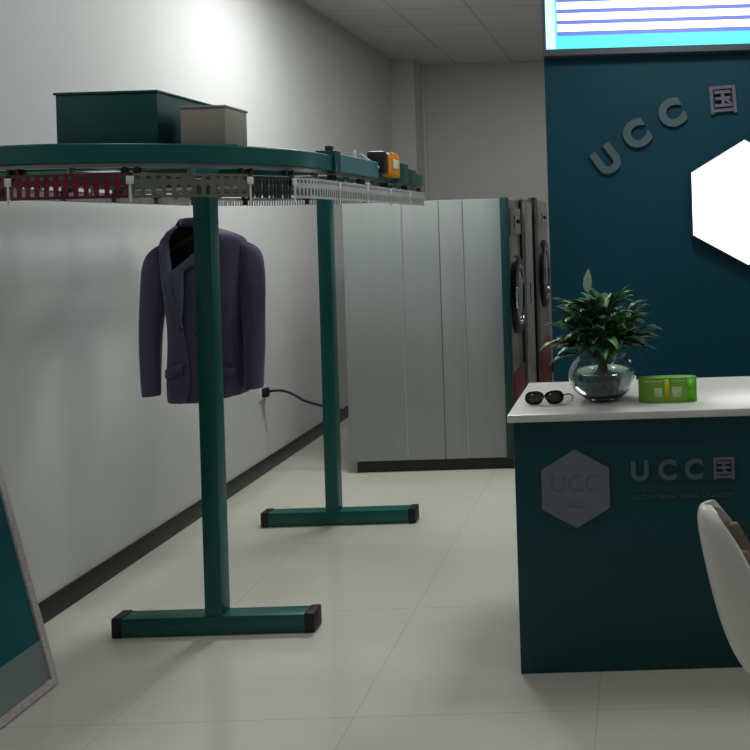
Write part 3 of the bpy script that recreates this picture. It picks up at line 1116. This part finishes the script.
# green printed box
gx = thing('printed_box', 'lime green printed box lying on the counter right of the glass bowl', 'box', (.090, 3.20, TOPZ), math.radians(-2))
bm = nb()
n = 14
fr, bk = [], []
for i in range(n + 1):
    x = -.107 + .214 * i / n
    y = -.026 + .020 * (abs(x) / .107) ** 4
    fr.append((x, y))
    bk.append((x, .026 - .020 * (abs(x) / .107) ** 4))
add_prism(bm, [(x, y, 0) for x, y in fr] + [(x, y, 0) for x, y in bk[::-1]], (0, 0, .092))
loc_part('carton', bm, M['lime'], gx, bevel=.003)


def skin(name, xa, xb, za, zb, m, off=.0006):
    bm = nb()
    a, b = [], []
    for i in range(7):
        x = xa + (xb - xa) * i / 6
        y = -.026 + .020 * (abs(x) / .107) ** 4 - off
        a.append(bm.verts.new((x, y, za)))
        b.append(bm.verts.new((x, y, zb)))
    for i in range(6):
        bm.faces.new((a[i], a[i + 1], b[i + 1], b[i]))
    o = loc_part(name, bm, m, gx)
    md = o.modifiers.new('thick', 'SOLIDIFY'); md.thickness = .0006
    return o


skin('bright_stripe', .073, .100, .004, .088, M['lime_bright'])
skin('yellow_stripe', -.010, .006, .006, .086, M['yellow'])
skin('printed_line', -.085, -.016, .077, .081, M['lime_pale'])
skin('printed_line', .012, .066, .077, .081, M['lime_pale'])
skin('label', -.050, -.020, .022, .055, M['lime_pale'])
skin('label', .016, .052, .020, .058, M['lime_pale'])

# ------------------------------------------------------------------ white chair, right foreground
ch = thing('shell_chair', 'white moulded chair with a rounded back in front of the reception counter', 'chair', (.465, 2.20, 0), math.radians(0))
OX = -.335     # back of the shell in local x


def shell_bm(off=0.0, w_scale=1.0, u0=0.0, u1=1.0):
    P = [(.020, .868, .012, .012, .00), (.012, .862, .050, .035, .00), (.008, .835, .088, .060, .00), (.014, .785, .125, .085, .00), (.030, .70, .160, .105, .005), (.054, .60, .190, .110, .02),
         (.088, .52, .228, .085, .05), (.140, .462, .232, .055, .075), (.19, .438, .232, .02, .075), (.28, .436, .228, 0, .06), (.38, .444, .222, 0, .035), (.445, .440, .205, -.02, .01), (.465, .425, .18, -.035, 0)]
    def interp(t):
        f = t * (len(P) - 1)
        i = min(int(f), len(P) - 2)
        r = f - i
        q = []
        for j in range(5):
            p0 = P[max(i - 1, 0)][j]; p1 = P[i][j]; p2 = P[i + 1][j]; p3 = P[min(i + 2, len(P) - 1)][j]
            q.append(.5 * (2 * p1 + (p2 - p0) * r + (2 * p0 - 5 * p1 + 4 * p2 - p3) * r * r + (3 * p1 - p0 - 3 * p2 + p3) * r ** 3))
        return q
    bm = nb()
    NU, NV = 52, 20
    rows = []
    for i in range(NU + 1):
        t_ = u0 + (u1 - u0) * i / NU
        x, z, hw, cf, cu = interp(t_)
        row = []
        for k in range(NV + 1):
            v = k / NV * 2 - 1
            row.append(bm.verts.new((OX + x + off + cf * v * v * abs(v), v * hw * w_scale, z + off * (1 if t_ > .55 else 0) + cu * abs(v) ** 2.5)))
        rows.append(row)
    for a, b in zip(rows[:-1], rows[1:]):
        for k in range(NV):
            bm.faces.new((a[k], a[k + 1], b[k + 1], b[k]))
    return bm


sh = loc_part('shell', shell_bm(), M['shell'], ch, angle=80)
md = sh.modifiers.new('thick', 'SOLIDIFY'); md.thickness = .020; md.offset = 0
bv = sh.modifiers.new('bev', 'BEVEL'); bv.width = .005; bv.segments = 3; bv.limit_method = 'ANGLE'
pd = loc_part('inner_shade', shell_bm(.014, .82, .24, .93), M['shell_shade'], ch, angle=80)  # added taupe layer standing in for the shade inside the shell
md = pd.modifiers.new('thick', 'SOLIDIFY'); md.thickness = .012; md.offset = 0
bm = nb()
add_box(bm, -.13, .05, -.12, .12, .405, .428, bev=.006)
loc_part('under_frame', bm, M['dark_metal'], ch)
for sx, sy in ((-1, -1), (-1, 1), (1, -1), (1, 1)):
    bm = nb()
    add_tube(bm, [(-.03 + sx * .09, sy * .10, .415), (-.03 + sx * .20, sy * .20, 0.002)], [.015, .010], 12)
    loc_part('leg', bm, M['wood'], ch)

# ------------------------------------------------------------------ mirror board leaning on the left wall, reflections painted on, left foreground
lb = thing('leaning_board', 'mirror board, teal and grey reflections painted on its face, with a pale speckled edge leaning against the left wall', 'board', (-2.14, 2.7, 0))
# local frame: u along +Y, w up the slope, n outward normal
foot = Vector((-2.135, 3.12, 0.004))
topp = Vector((WX + .018, 3.12, 1.56))
w_ = (topp - foot)
LW = w_.length
w_.normalize()
n_ = Vector((0, -1, 0)).cross(w_).normalized()
if n_.x < 0:
    n_ = -n_
BW = .85


def slab(name, u0, u1, a0, a1, t0, t1, m, parent):
    bm = nb()
    vs = add_box(bm, u0, u1, a0, a1, t0, t1)
    # map (u, a, t) -> world
    for v in bm.verts:
        u, a, t_ = v.co
        v.co = foot + Vector((0, -1, 0)) * u + w_ * a + n_ * t_
    return obj(name, bm, m, parent, smooth=False, bevel=.002)


slab('upper_panel', .028, BW - .028, .17, LW - .028, -.010, .004, M['reflection_teal'], lb)
slab('lower_panel', .028, BW - .028, .028, .17, -.010, .004, M['reflection_grey'], lb)
for nm, a in (('edge_trim', (0, .028, 0, LW)), ('edge_trim', (BW - .028, BW, 0, LW)), ('edge_trim', (.028, BW - .028, 0, .028)), ('edge_trim', (.028, BW - .028, LW - .028, LW))):
    slab(nm, *a, -.014, .012, M['speckle'], lb)
